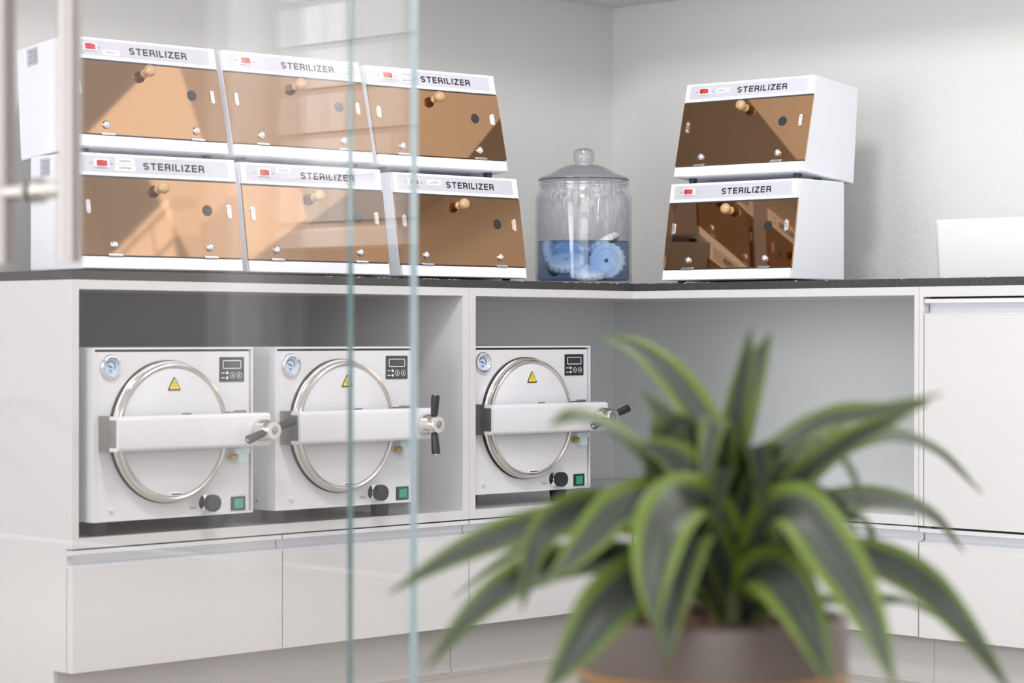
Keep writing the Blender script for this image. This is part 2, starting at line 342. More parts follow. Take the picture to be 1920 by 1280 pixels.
# --- corner cabinet: one L-shaped open shelf, a drawer on each arm
cc = empty('corner_cabinet', (-0.56, 0, FL)); tag(cc, 'white corner cabinet with an L-shaped open shelf, third autoclave inside, drawers below', 'cabinet')
def Q(o): o.location.x += 0.56; o.location.z -= FL; return o
SY = -0.826
bm = bmesh.new(); box(bm, -0.5595, -0.5398, 0, 0.6, ZS0, ZT, 0.0006); box(bm, -0.5595, -0.54, 0.03, 0.6, ZB, ZS0); Q(link('side_panel', bm, 'lam', cc))
bm = bmesh.new(); box(bm, 0, 0.6, SY+0.0005, -0.814, ZS0, ZT, 0.0006); box(bm, 0.03, 0.6, SY+0.0005, -0.814, ZB, ZS0); Q(link('side_panel', bm, 'lam', cc))
LS = [(-0.5398, 0.6), (-0.5398, 0), (0, 0), (0, -0.814), (0.6, -0.814), (0.6, 0.6)]
bm = bmesh.new(); poly(bm, LS, 0.8635, ZT); Q(link('top_panel', bm, 'lam', cc))
bm = bmesh.new(); poly(bm, LS, ZS0, ZS1); Q(link('shelf_panel', bm, 'lam', cc))
bm = bmesh.new(); box(bm, -0.5398, 0.585, 0.585, 0.6, ZS1, 0.8635); box(bm, 0.585, 0.6, -0.814, 0.6, ZS1, 0.8635); Q(link('back_panel', bm, 'lamin', cc))
Q(front(cc, 'drawer', -0.56, -0.001, 0.3577, ZB))
Q(front(cc, 'drawer', 0.001, 0.826, 0.3577, ZB-0.002, rot=-PI/2))
bm = bmesh.new(); poly(bm, [(-0.559, 0.06), (0.06, 0.06), (0.06, SY), (0.075, SY), (0.075, 0.075), (-0.559, 0.075)], FL+0.008, ZB)
poly(bm, [(-0.559, 0.056), (0.056, 0.056), (0.056, SY), (0.075, SY), (0.075, 0.075), (-0.559, 0.075)], FL, FL+0.008); Q(link('plinth', bm, 'plinth', cc))
bm = bmesh.new(); poly(bm, [(-0.5398, 0.027), (0.027, 0.027), (0.027, -0.81), (0.58, -0.81), (0.58, 0.58), (-0.5398, 0.58)], ZB+0.002, ZS0-0.0005); Q(link('drawer_case', bm, 'rubber_shade', cc))  # black here too, standing for shade in the drawer gaps
# --- right cabinet: door above a drawer
rc = empty('base_cabinet', (0, -0.826, FL), (0, 0, -PI/2)); tag(rc, 'white base cabinet at the right edge with one flat closed door above a drawer', 'cabinet')
bm = bmesh.new(); box(bm, 0.0005, 0.0116, 0, 0.6, ZS0, ZT, 0.0006); box(bm, 0.0005, 0.0116, 0.03, 0.6, ZB, ZS0); P(link('side_panel', bm, 'lam', rc))
bm = bmesh.new(); box(bm, 0.0116, 0.674, 0, 0.6, 0.8597, ZT); P(link('top_panel', bm, 'lam', rc))
bm = bmesh.new(); box(bm, 0.662, 0.674, 0.03, 0.6, ZB, 0.8597); P(link('side_panel', bm, 'lam', rc))
bm = bmesh.new(); box(bm, 0.0116, 0.662, 0.03, 0.6, ZB+0.002, 0.8592); P(link('inner_case', bm, 'rubber_shade', rc))  # black colour paints the shade behind door and drawer gaps
P(front(rc, 'door', 0.0125, 0.674, 0.8550, 0.3609)); P(front(rc, 'drawer', 0.0, 0.674, 0.3560, ZB-0.003))
bm = bmesh.new(); box(bm, 0.001, 0.674, 0.06, 0.075, FL+0.008, ZB); box(bm, 0.001, 0.674, 0.056, 0.075, FL, FL+0.008); P(link('plinth', bm, 'plinth', rc))

# ---------------------------------------------------------------- sterilizers
def stroke(bm, pts, w, place, z=0.0005):
    pts = [Vector((a, b)) for a, b in pts]; L_, R_ = [], []
    for i, p in enumerate(pts):
        a = (p-pts[i-1]).normalized() if i else None; b = (pts[i+1]-p).normalized() if i < len(pts)-1 else None
        if a is None: a = b
        if b is None: b = a
        n = Vector((-(a+b).y, (a+b).x)).normalized(); k = w/2/max(0.5, n.dot(Vector((-a.y, a.x)))); L_.append(p+n*k); R_.append(p-n*k)
    V = [[bm.verts.new(place(q.x, q.y, h)) for q in side] for h in (0, z) for side in (L_, R_)]
    for i in range(len(pts)-1):
        bm.faces.new((V[2][i], V[2][i+1], V[3][i+1], V[3][i])); bm.faces.new((V[0][i], V[1][i], V[1][i+1], V[0][i+1]))
        bm.faces.new((V[0][i], V[0][i+1], V[2][i+1], V[2][i])); bm.faces.new((V[1][i], V[3][i], V[3][i+1], V[1][i+1]))
def heading(parent, place):
    """STERILIZER in wide bold grotesque capitals"""
    raw = place; place = lambda a, b, c: raw(a*0.1435/0.13036, b, c)
    H = 0.0150; t = 0.0029; e = t/2; W = 0.0120; x = 0.0; bm = bmesh.new()
    def arc(cx, cy, rx, ry, a0, a1, n=8): return [(cx+rx*math.cos(math.radians(a0+(a1-a0)*i/n)), cy+ry*math.sin(math.radians(a0+(a1-a0)*i/n))) for i in range(n+1)]
    for ch in 'STERILIZER':
        S = lambda pts, w=t: stroke(bm, [(x+a, b) for a, b in pts], w, place)
        adv = W
        if ch == 'T': S([(0, H-e), (W, H-e)]); S([(W/2, 0), (W/2, H)])
        elif ch == 'E':
            adv = W*0.92; S([(e, 0), (e, H)]); S([(0, e), (adv, e)]); S([(0, H-e), (adv, H-e)]); S([(0, H*0.51), (adv*0.94, H*0.51)])
        elif ch == 'I': adv = t; S([(e, 0), (e, H)])
        elif ch == 'L': adv = W*0.84; S([(e, 0), (e, H)]); S([(0, e), (adv, e)])
        elif ch == 'Z': S([(0, H-e), (W, H-e)]); S([(0, e), (W, e)]); S([(t*0.7, e), (W-t*0.7, H-e)], t*1.05)
        elif ch == 'R':
            S([(e, 0), (e, H)]); r = (H-e-H*0.45)/2; cyc = H*0.45+r
            S([(0, H-e), (W*0.55, H-e)] + arc(W-e-r, cyc, r, r, 90, -90)[0:] + [(0, H*0.45)])
            S(arc(W*0.62, H*0.28, W*0.26, H*0.17, 90, 0, 5) + [(W*0.90, H*0.10), (W-e*0.6, 0)])
        else:
            r = (H-t)/4; cx = W/2; rx = W/2-e
            S(arc(cx, H-e-r, rx, r, 20, 90, 5) + arc(cx, H-e-r, rx, r, 90, 235, 10)[1:] + arc(cx, e+r, rx, r, 55, -90, 10) + arc(cx, e+r, rx, r, -90, -160, 5)[1:])
        x += adv + 0.0036
    return link('lettering', bm, 'ink', parent)
SW, SH, ST, SD = 0.374, 0.2348, 0.0384, 0.2234
fl_ = math.hypot(SH, ST); UPV = Vector((0, ST, SH))/fl_; NV = Vector((0, -SH, ST))/fl_
def make_sterilizer(loc, rot, stickers, label, foot, group='sterilizer cabinets stacked on the worktop'):
    lean = rot[0]
    r = empty('sterilizer', loc, rot); tag(r, label, 'sterilizer', group)
    F = lambda v: Vector((v.x, 0, 0)) + UPV*v.z + NV*(-v.y)      # face frame: x along, z up the sloping front, -y outwards
    PL = lambda a, b, c: Vector((a, 0, 0)) + UPV*b + NV*c
    bm = bmesh.new(); poly(bm, [(0, 0), (SD, 0), (SD, SH), (ST, SH)], 0, SW, axis='x')
    bmesh.ops.bevel(bm, geom=bm.edges[:], offset=0.002, segments=2, affect='EDGES')
    link('housing', bm, 'coat', r)
    bm = bmesh.new(); box(bm, 0.0008, SW-0.0008, -0.0055, 0.0015, 0.1908, fl_-0.0008, 0.0012, T=F); hd = link('header_panel', bm, 'coat', r)
    bm = bmesh.new(); box(bm, 0.0008, SW-0.0008, -0.0045, 0.0015, 0.001, 0.0248, 0.0012, T=F); link('sill_panel', bm, 'coat', r)
    bm = bmesh.new(); box(bm, 0.0135, 0.3565, -0.0061, -0.005, 0.1985, 0.2315, T=F); pl = link('name_plate', bm, 'plate', hd); pl['label'] = 'lilac grey plate'
    def let(name, s, mname, u, v, wd, h, bold=0.0, off=0.0061, par=hd):
        return lettering(name, s, mname, par, lambda a, b, c: PL(u+a, v+b, off+c), wd, h, bold)
    heading(hd, lambda a, b, c: PL(0.1545+a, 0.2065+b, 0.0061+c))
    let('lettering', 'OFF', 'grink', 0.0305, 0.2140, 0.0075, 0.0028); let('lettering', 'ON', 'grink', 0.0785, 0.2140, 0.0055, 0.0028)
    # rocker switch
    bm = bmesh.new(); box(bm, 0.0425, 0.0745, -0.0095, -0.0055, 0.2070, 0.2240, 0.001, T=F); sw = link('switch', bm, 'white', r)
    bm = bmesh.new(); poly(bm, [(0.0465, -0.0090), (0.0465, -0.0115), (0.0565, -0.0135), (0.0705, -0.0098), (0.0705, -0.0090)], 0.2100, 0.2212, T=F)
    rk = link('rocker', bm, 'red', sw); rk['label'] = 'red rocker'
    # drop-down door
    bm = bmesh.new(); box(bm, 0.0008, SW-0.0008, -0.0008, 0.001, 0.0235, 0.1925, T=F); box(bm, 0.0012, SW-0.0012, -0.0043, 0.0, 0.1870, 0.1906, T=F); link('door_gap_shade', bm, 'rubber_shade', r)  # dark strip painting the shade in the gap around the door
    bm = bmesh.new(); box(bm, 0.0004, SW+0.0010, -0.0048, -0.0008, 0.0280, 0.1868, T=F)
    for f in bm.faces:
        f.material_index = 0 if abs(f.calc_center_median().dot(NV)) > 0 and abs(f.normal.dot(NV)) > 0.9 else 1
    dr = link('door', bm, ['bronze', 'amber'], r); dr['label'] = 'mirror bronze tinted acrylic door'
    O = PL(0.186, 0.1665, 0.0048)
    prof = [(0.0095, 0), (0.0090, 0.002), (0.0058, 0.0045), (0.0054, 0.009), (0.0075, 0.0115), (0.0108, 0.0145), (0.0127, 0.0195), (0.0124, 0.0245), (0.0100, 0.0290), (0.0060, 0.0315), (0, 0.0322)]
    def AX(c0):
        return lambda v: c0 + Vector((v.x, 0, 0)) + UPV*v.z + NV*(-v.y)
    bm = bmesh.new(); lathe(bm, prof, 32, ax='y', T=AX(O)); k = link('knob', bm, 'wood', dr, True); k['label'] = 'turned pale wooden knob'
    bm = bmesh.new(); lathe(bm, [(0.0117, 0), (0.0117, 0.0006), (0, 0.0007)], 32, ax='y', T=AX(PL(0.2985, 0.1265, 0.0048))); link('spy_hole', bm, 'black', dr)
    for u in (0.0215, 0.3505):
        bm = bmesh.new(); outl = [(u + 0.0046*math.cos(t), 0.1262 + (0.0098 if math.sin(t) > 0 else -0.0098) + 0.0046*math.sin(t)) for t in [2*PI*i/24+0.01 for i in range(24)]]
        poly(bm, outl, -0.0070, -0.0048, axis='y', T=F)
        for dz in (-0.0085, 0.0085): lathe(bm, [(0.0026, 0), (0.0024, 0.0010), (0, 0.0016)], 14, ax='y', mi=0, T=AX(PL(u, 0.1262+dz, 0.0070)))
        link('clip_plate', bm, 'chrome', dr, False)
    for u in (0.0745, 0.2975):
        bm = bmesh.new(); lathe(bm, [(0.0085, 0), (0.0088, 0.0015), (0.0080, 0.0042), (0.0050, 0.0066), (0, 0.0075)], 24, ax='y', T=AX(PL(u, 0.0480, 0.0048)))
        link('screw_cap', bm, 'chrome', dr, True)
        bm = bmesh.new(); box(bm, u-0.0155, u+0.0155, -0.0075, -0.0040, 0.0262, 0.0300, 0.0008, T=F)
        tube(bm, PL(u-0.0165, 0.0270, 0.0078), PL(u+0.0165, 0.0270, 0.0078), 0.0017, n=10)
        link('hinge', bm, 'chrome', r, False)
    # paper name stickers
    for (u, v, wd, hh, s) in stickers:
        bm = bmesh.new(); box(bm, u, u+wd, -0.0067, -0.0060, v, v+hh, T=F); st = link('sticker', bm, 'sticker', r)
        let('lettering', s, 'grink', u+wd*0.2, v+hh*0.33, wd*0.6, hh*0.36, 0.0, 0.0068, st)
    # grey rating sticker on the left flank
    bm = bmesh.new(); box(bm, -0.0006, 0.0002, 0.135, 0.18, SH-0.043, SH-0.006); q = link('rating_sticker', bm, 'plate', r)
    bm = bmesh.new()
    for i in range(8): box(bm, -0.0009, -0.0006, 0.139, 0.175-0.004*(i % 3), SH-0.0120-0.0038*i, SH-0.0105-0.0038*i)
    link('fine_print', bm, 'grink', q)
    for (fy, fh) in foot:
        for fx in (0.035, SW-0.035):
            bm = bmesh.new(); lathe(bm, [(0, -fh), (0.0085, -fh), (0.0105, 0.001), (0, 0.001)], 20, O=(fx, fy, 0)); f = link('foot', bm, 'rubber_shade', r, False)
    return r
LOW = [(0.030, 0.0068), (0.19, 0.0068)]; HIGH = [(0.030, 0.0160), (0.115, 0.0088)]
S2 = 0.0115
make_sterilizer((-1.5348, 0.1162, 0.907), (0, 0, -0.134), [(0.0905, 0.2160, 0.045, 0.0130, 'DANESSA'), (0.0890, 0.2015, 0.047, 0.0130, 'STEPHANIE')],
    'white sterilizer with bronze door on the worktop, leftmost of its row, two paper name stickers', LOW)
make_sterilizer((-1.1254, 0.0933, 0.907), (0, 0, -0.0953), [(0.0905, 0.2165, 0.038, 0.0125, 'SADIE')],
    'white sterilizer with bronze door on the worktop, middle of the left row, sticker reading SADIE', LOW)
make_sterilizer((-0.6888, 0.0871, 0.907), (0, 0, -0.0781), [(0.0980, 0.2110, 0.041, 0.0130, 'LEAH')],
    'white sterilizer on the worktop next to the glass jar, sticker reading LEAH', LOW)
PT = -0.0846
make_sterilizer((-1.4752, 0.2178, 1.1606), (PT, 0, -0.0749), [(0.0900, 0.2010, 0.040, 0.0110, 'JESSICA')],
    'white sterilizer leftmost in the upper row, left end hidden by the steel door handle', HIGH)
make_sterilizer((-1.0865, 0.1863, 1.1606), (PT, 0, -0.0860), [(0.3060, 0.2155, 0.046, 0.0130, 'OLIVIA'), (0.3060, 0.2010, 0.046, 0.0130, 'MONICA')],
    'white sterilizer in the middle of the upper row, stickers OLIVIA and MONICA', HIGH)
make_sterilizer((-0.6764, 0.1785, 1.1606), (PT, 0, -0.1300), [(0.0920, 0.2155, 0.046, 0.0130, 'MORGAN'), (0.0920, 0.2005, 0.046, 0.0130, 'IRIS')],
    'white sterilizer stacked rightmost in the upper left row, above the one reading LEAH', HIGH)
make_sterilizer((0.0543, -0.0466, 0.907), (0, 0, -1.5189), [],
    'lower white sterilizer of the pair right of the glass jar, without name sticker', LOW, 'sterilizer cabinets on the right counter')
make_sterilizer((0.1245, -0.0235, 1.1606), (PT, 0, -1.5005), [(0.0930, 0.2095, 0.038, 0.0125, 'EMILY')],
    'upper white sterilizer of the pair right of the glass jar, one small name sticker', HIGH, 'sterilizer cabinets on the right counter')

# ---------------------------------------------------------------- autoclaves
AW, AH = 0.400, 0.3394; CU, CZ, RR = 0.1807, 0.1716, 0.1418
def make_autoclave(loc, rz, ang, label):
    r = empty('autoclave', loc, (0, 0, rz)); tag(r, label, 'autoclave', 'white steam autoclaves on the open shelves')
    z0 = 0.0292
    def up(o): o.location.z = z0; return o
    # folded steel cover with an overhanging rim, front panel set back in it
    bm = bmesh.new()
    t = 0.004
    for (a, b, c, d) in ((0, t, 0, AH), (AW-t, AW, 0, AH), (t, AW-t, AH-t, AH), (t, AW-t, 0, t)): box(bm, a, b, 0.0, 0.47, c, d)
    box(bm, t, AW-t, 0.466, 0.47, t, AH-t); up(link('cover', bm, 'acoat', r))
    bm = bmesh.new(); box(bm, t+0.0005, AW-t-0.004, 0.003, 0.012, t*0, AH-t-0.0045, 0.0006); fp = up(link('front_panel', bm, 'acoat', r))
    bm = bmesh.new(); box(bm, t, AW-t, 0.012, 0.02, 0.001, AH-t); up(link('inner_liner', bm, 'rubber_shade', r))
    Y = 0.003
    O = (CU, Y, CZ)
    # pressure vessel rim and lid
    bm = bmesh.new(); lathe(bm, [(RR+0.0005, -0.003), (RR+0.0005, 0.0030), (RR-0.004, 0.0035), (RR-0.006, 0.001)], 96, O=O, ax='y'); up(link('gasket', bm, 'rubber_shade', r, True))
    bm = bmesh.new(); lathe(bm, [(RR-0.004, 0), (RR-0.0015, 0.004), (RR-0.0010, 0.0085), (RR-0.0035, 0.0110), (RR-0.0055, 0.0115), (RR-0.0060, 0.0125), (RR-0.0045, 0.0150),
        (RR-0.0045, 0.0215), (RR-0.0065, 0.0250), (RR-0.0095, 0.0262), (RR-0.0125, 0.0250), (RR-0.0140, 0.0225), (RR-0.0145, 0.0190)], 96, O=O, ax='y')
    up(link('lid_ring', bm, 'steel', r, True))
    bm = bmesh.new(); lathe(bm, [(RR-0.0135, 0.010), (RR-0.0140, 0.0205), (RR-0.0150, 0.0220), (RR-0.0165, 0.0226), (0.06, 0.0240), (0, 0.0243)], 96, O=O, ax='y'); lid = up(link('lid', bm, 'acoat', r, True))
    YL = Y-0.0245
    # warning triangle
    def tri(s, c, hz=0): return [(c[0]-0.62*s, c[1]-0.5*s), (c[0]+0.62*s, c[1]-0.5*s), (c[0], c[1]+0.55*s)]
    def rtri(s, c, rad):
        P3 = tri(s, c); out = []
        for i in range(3):
            a = Vector(P3[i]); b = Vector(P3[i-1]); d = Vector(P3[(i+1) % 3])
            p = a+(b-a).normalized()*rad; q = a+(d-a).normalized()*rad
            for k in range(5):
                u = k/4; out.append(tuple(p*(1-u)**2 + a*2*u*(1-u) + q*u*u))
        return out
    cc_ = (CU, 0.2675)
    bm = bmesh.new(); poly(bm, rtri(0.0265, cc_, 0.004), YL-0.0004, YL+0.001, axis='y', mi=0); poly(bm, rtri(0.0205, (cc_[0], cc_[1]-0.0002), 0.0015), YL-0.0008, YL+0.001, axis='y', mi=1)
    for dx in (-0.0028, 0, 0.0028):
        for k in range(4): box(bm, CU+dx-0.0005+0.0006*(k % 2), CU+dx+0.0005+0.0006*(k % 2), YL-0.0011, YL, 0.2655+0.0019*k, 0.2675+0.0019*k, mi=2)
    box(bm, CU-0.0058, CU+0.0058, YL-0.0011, YL, 0.2625, 0.2640, mi=2); box(bm, CU-0.0040, CU+0.0040, YL-0.0011, YL, 0.2595, 0.2608, mi=2)
    wtg = link('warning_triangle', bm, ['ink', 'yellow', 'orange'], lid); wtg['label'] = 'yellow hot surface warning triangle'
    bm = bmesh.new(); box(bm, CU-0.0095, CU+0.0205, YL-0.0004, YL+0.002, 0.0445, 0.0520, mi=0)
    random.seed(7)
    x = CU-0.0075
    while x < CU+0.0180:
        wl = random.uniform(0.0012, 0.0022); box(bm, x, x+wl, YL-0.0007, YL+0.001, 0.0465, 0.0496, mi=1); x += wl+0.0006
    link('maker_label', bm, ['sticker', 'ink'], lid)
    bm = bmesh.new(); box(bm, CU+0.020, CU+0.040, YL-0.003, YL+0.002, 0.2050, 0.2082); link('lid_stop', bm, 'rubber_shade', lid)
    # gauge
    g = (0.0424, Y, 0.3018)
    bm = bmesh.new(); lathe(bm, [(0.0225, -0.001), (0.0245, 0.001), (0.0245, 0.0045), (0.0225, 0.0075), (0.0195, 0.0080), (0.0178, 0.0060), (0.0175, 0.001)], 48, O=g, ax='y'); ga = up(link('pressure_gauge', bm, 'chrome', r, True))
    bm = bmesh.new(); lathe(bm, [(0.0180, 0.0005), (0.0178, 0.0015), (0, 0.0015)], 40, O=g, ax='y', mi=0)
    gy = Y-0.0016
    def gp(rad, a): return (g[0]+rad*math.cos(a), g[2]+rad*math.sin(a))
    N = 22
    for i in range(N):
        a0 = math.radians(150-175*i/N); a1 = math.radians(150-175*(i+1)/N)
        poly(bm, [gp(0.0098, a0), gp(0.0120, a0), gp(0.0120, a1), gp(0.0098, a1)], gy-0.0004, gy, axis='y', mi=1)
    poly(bm, [gp(0.0115, math.radians(158)), gp(0.0012, math.radians(70)), gp(0.0060, math.radians(-25)), gp(0.0012, math.radians(250))], gy-0.0012, gy-0.0006, axis='y', mi=2)
    box(bm, g[0]-0.004, g[0]+0.004, gy-0.0004, gy, g[2]-0.0085, g[2]-0.0070, mi=1); box(bm, g[0]-0.0025, g[0]+0.0025, gy-0.0004, gy, g[2]-0.0115, g[2]-0.0105, mi=1)
    link('dial', bm, ['dial', 'navy', 'ink'], ga)
    # control display
    dx0, dx1, dz0, dz1 = 0.3140, 0.3780, 0.2690, 0.3193
    bm = bmesh.new(); box(bm, dx0, dx1, Y-0.0015, Y+0.001, dz0, dz1, 0.0006); dp = up(link('control_display', bm, 'black', r))
    dw = dx1-dx0; dh = dz1-dz0
    def fx(u): return dx0+dw*u
    def fz(v): return dz1-dh*v
    y1, y2 = Y-0.0019, Y-0.0014
    bm = bmesh.new()
    for (a, b, c, d) in ((0.125, 0.87, 0.13, 0.16), (0.125, 0.87, 0.445, 0.475), (0.125, 0.15, 0.13, 0.475), (0.845, 0.87, 0.13, 0.475)): box(bm, fx(a), fx(b), y1, y2, fz(d), fz(c))
    for v in (0.64, 0.84): lathe(bm, [(0.0030, 0), (0.0030, 0.0004), (0, 0.0005)], 16, O=(fx(0.30), y2, fz(v)), ax='y')
    for u in (0.52, 0.80): lathe(bm, [(0.0058, 0), (0.0058, 0.0004), (0.0066, 0.0004), (0.0066, 0)], 28, O=(fx(u), y2, fz(0.74)), ax='y')
    for v in (0.64, 0.84): box(bm, fx(0.07), fx(0.20), y1, y2, fz(v+0.018), fz(v-0.018))
    for u in (0.52, 0.80):
        box(bm, fx(u)-0.0008, fx(u)+0.0008, y1, y2, fz(0.80), fz(0.68)); box(bm, fx(u)-0.0022, fx(u)+0.0022, y1, y2, fz(0.78), fz(0.76))
    link('display_print', bm, 'sticker', dp)
    bm = bmesh.new(); box(bm, fx(0.15), fx(0.845), y1+0.0001, y2, fz(0.445), fz(0.16)); link('screen', bm, 'lcd', dp)
    # valve knob, switch, caption
    k = (0.2770, Y, 0.0260)
    bm = bmesh.new(); lathe(bm, [(0.0165, 0), (0.0165, 0.0016), (0.009, 0.0022), (0.0060, 0.004), (0.0060, 0.016)], 40, O=k, ax='y'); kb = up(link('valve_spindle', bm, 'chrome', r, True))
    bm = bmesh.new(); lathe(bm, [(0.0, 0.014), (0.0120, 0.0145), (0.0170, 0.0175), (0.0175, 0.0230), (0.0175, 0.0300), (0.0165, 0.0325), (0.0130, 0.0335), (0, 0.0338)], 40, O=k, ax='y'); up(link('valve_knob', bm, 'black', r, True))
    bm = bmesh.new(); box(bm, 0.3445, 0.3805, Y-0.0030, Y+0.001, 0.0060, 0.0345, 0.001); sw = up(link('power_switch', bm, 'black', r))
    bm = bmesh.new(); poly(bm, [(0.3500, Y-0.0025), (0.3500, Y-0.0060), (0.3620, Y-0.0045), (0.3745, Y-0.0032), (0.3745, Y-0.0025)], 0.0105, 0.0300)
    rk = link('rocker', bm, 'green', sw); rk['label'] = 'green rocker'
    ot = lettering('lettering', 'Open', 'grink', r, lambda a, b, c: Vector((0.2385+a, Y-c, z0+0.0130+b)), 0.0150, 0.0075)
    bm = bmesh.new(); lathe(bm, [(0.0075, 0), (0.0075, 0.0008), (0.0032, 0.0012), (0.0030, 0.0075), (0, 0.0085)], 24, O=(0.0448, Y, 0.0225), ax='y'); up(link('indicator_pin', bm, 'acoat', r, True))
    # hinge bracket and closing bar (a C-channel open towards the machine)
    bm = bmesh.new(); poly(bm, [(0.004, 0.1370), (0.004, 0.2070), (-0.0335, 0.2070), (-0.0335, 0.1985), (-0.0560, 0.1985), (-0.0560, 0.1465), (-0.0335, 0.1465), (-0.0335, 0.1370)], 0.0145, 0.0185, axis='x')
    up(link('hinge_bracket', bm, 'dsteel', r))
    zt_, zb_ = 0.2065, 0.1385; yf, yb = -0.0640, -0.0340; x0, x1 = 0.0135, 0.3950; tk = 0.0075
    pr = [(yb, zt_), (yf+0.008, zt_), (yf+0.0035, zt_-0.0015), (yf+0.0008, zt_-0.0045), (yf, zt_-0.009), (yf, zb_+0.009), (yf+0.0008, zb_+0.0045), (yf+0.0035, zb_+0.0015), (yf+0.008, zb_), (yb, zb_),
          (yb, zb_+tk), (yf+tk, zb_+tk), (yf+tk, zt_-tk), (yb, zt_-tk)]
    bm = bmesh.new(); poly(bm, pr, x0, x1, axis='x')
    ed = [e for e in bm.edges if all(abs(v.co.x-x1) < 1e-6 for v in e.verts)]
    bmesh.ops.bevel(bm, geom=ed, offset=0.0022, segments=2, affect='EDGES')
    bar = up(link('closing_bar', bm, 'acoat', r, True)); bar['label'] = 'glossy white closing bar across the lid'
    bm = bmesh.new(); tube(bm, (CU, -0.022, CZ), (CU, yf+0.008, CZ), 0.018, n=24); link('lid_pivot', bm, 'dsteel', bar)
    # hub with two black grips
    h = Vector((0.3650, yf, CZ+0.0005))
    bm = bmesh.new(); lathe(bm, [(0.0, 0.0), (0.0225, 0.0), (0.0230, 0.002), (0.0215, 0.020), (0.0185, 0.044), (0.0172, 0.0460), (0.0085, 0.0462), (0.0080, 0.0445), (0, 0.0445)], 40, O=h, ax='y')
    hb = up(link('hub', bm, 'steel', r, True))
    bm = bmesh.new(); lathe(bm, [(0.0078, 0.0440), (0.0078, 0.0455), (0.0040, 0.0458), (0.0036, 0.0475), (0, 0.0478)], 24, O=h, ax='y'); link('hub_bolt', bm, 'dsteel', hb, True)
    for s in (0, PI):
        a = ang+s; d = Vector((math.cos(a), -0.10, math.sin(a))).normalized()
        c = h + Vector((0, -0.030, 0))
        bm = bmesh.new()
        tube(bm, c + d*0.012, c + d*0.030, 0.0035, n=12, mi=1)
        lat = d.orthogonal().normalized(); 
        rings = [(0.020, 0.0060), (0.022, 0.0078), (0.040, 0.0086), (0.058, 0.0094), (0.0625, 0.0090), (0.064, 0.0070)]
        b2 = d.cross(lat); prev = None
        for (dist, rad) in rings:
            ring = [bm.verts.new(c + d*dist + (lat*math.cos(t_)+b2*math.sin(t_))*rad) for t_ in [2*PI*i/20 for i in range(20)]]
            if prev:
                for i in range(20): bm.faces.new((prev[i], prev[(i+1) % 20], ring[(i+1) % 20], ring[i]))
            else: bm.faces.new(ring[::-1])
            prev = ring
        bm.faces.new(prev)
        lathe_c = c + d*0.0642
        tube(bm, c + d*0.0640, c + d*0.0650, 0.0035, n=14, mi=1)
        link('grip', bm, ['black', 'chrome'], hb, True)['label'] = 'black plastic grip'
    # latch pieces around the bar
    bm = bmesh.new(); box(bm, 0.3300, 0.3560, -0.012, 0.003, 0.2030, 0.2085, 0.0006); box(bm, 0.3520, 0.3720, -0.012, 0.003, 0.2050, 0.2110, 0.001); tube(bm, (0.353, -0.006, 0.2085), (0.376, -0.006, 0.2085), 0.003, n=10)
    up(link('latch', bm, 'brushed', r))
    bm = bmesh.new(); tube(bm, (0.3330, -0.008, 0.1165), (0.3450, -0.008, 0.1165), 0.0065, 0.0065, n=6); tube(bm, (0.3450, -0.008, 0.1165), (0.3500, -0.008, 0.1165), 0.0045, n=14); up(link('valve_nut', bm, 'brass', r))
    bm = bmesh.new(); box(bm, 0.3420, 0.3800, -0.016, 0.003, 0.1230, 0.1335, 0.001); box(bm, 0.3490, 0.3720, -0.018, 0.003, 0.1030, 0.1240, 0.0015); up(link('valve_block', bm, 'pale', r))
    for fx_, fy in ((0.045, 0.05), (AW-0.060, 0.05), (0.045, 0.42), (AW-0.060, 0.42)):
        bm = bmesh.new(); lathe(bm, [(0, 0), (0.0175, 0), (0.0215, 0.0292), (0, 0.0292)], 28, O=(fx_, fy, 0)); link('foot', bm, 'rubber_shade', r, False)
    bm = bmesh.new()
    lathe(bm, [(0.003, 0), (0.003, 0.0006), (0, 0.0008)], 12, O=(0, 0, 0), ax='x', T=lambda v: Vector((-v.x, 0.06+v.y, 0.018+v.z))); up(link('side_screw', bm, 'dsteel', r))
    return r
make_autoclave((-1.6039, -0.0162, ZS1), 0.0, math.radians(16), 'white autoclave on the open shelf at the far left, crank grips almost level')
make_autoclave((-1.1484, -0.0217, ZS1), 0.0, math.radians(91), 'middle white autoclave on the left cabinet shelf, crank grips standing upright')
make_autoclave((-0.5203, 0.0391, ZS1), -0.0198, math.radians(18), 'white autoclave alone in the corner cabinet, left of the plant, crank pointing right')

# ---------------------------------------------------------------- glass jar of disinfectant
J = Vector((-0.02, 0.145, 0.9)); JR = 0.119
rv = Vector((RT.x, RT.y, 0)).normalized(); fv = Vector((FWD.x, FWD.y, 0)).normalized()
jar = empty('glass_jar', J); tag(jar, 'large clear glass jar with knobbed lid, half filled with blue liquid, in the counter corner', 'jar')
bm = bmesh.new()
lathe(bm, [(0, 0.0), (JR-0.012, 0.0), (JR-0.003, 0.003), (JR, 0.012), (JR, 0.205), (JR-0.004, 0.222), (JR-0.010, 0.230), (JR-0.010, 0.240), (JR-0.007, 0.2425), (JR-0.007, 0.247), (JR-0.012, 0.2490),
           (JR-0.016, 0.247), (JR-0.016, 0.230), (JR-0.010, 0.218), (JR-0.006, 0.204), (JR-0.006, 0.012), (JR-0.012, 0.008), (0, 0.008)], 96)
link('jar_body', bm, 'jar', jar, True)
bm = bmesh.new(); lathe(bm, [(0, 0.0085), (JR-0.013, 0.0085), (JR-0.0066, 0.013), (JR-0.0066, 0.105), (0, 0.105)], 96); lq = link('liquid', bm, 'liquid', jar, True); lq['label'] = 'clear blue disinfectant'
LR = 0.111
bm = bmesh.new()
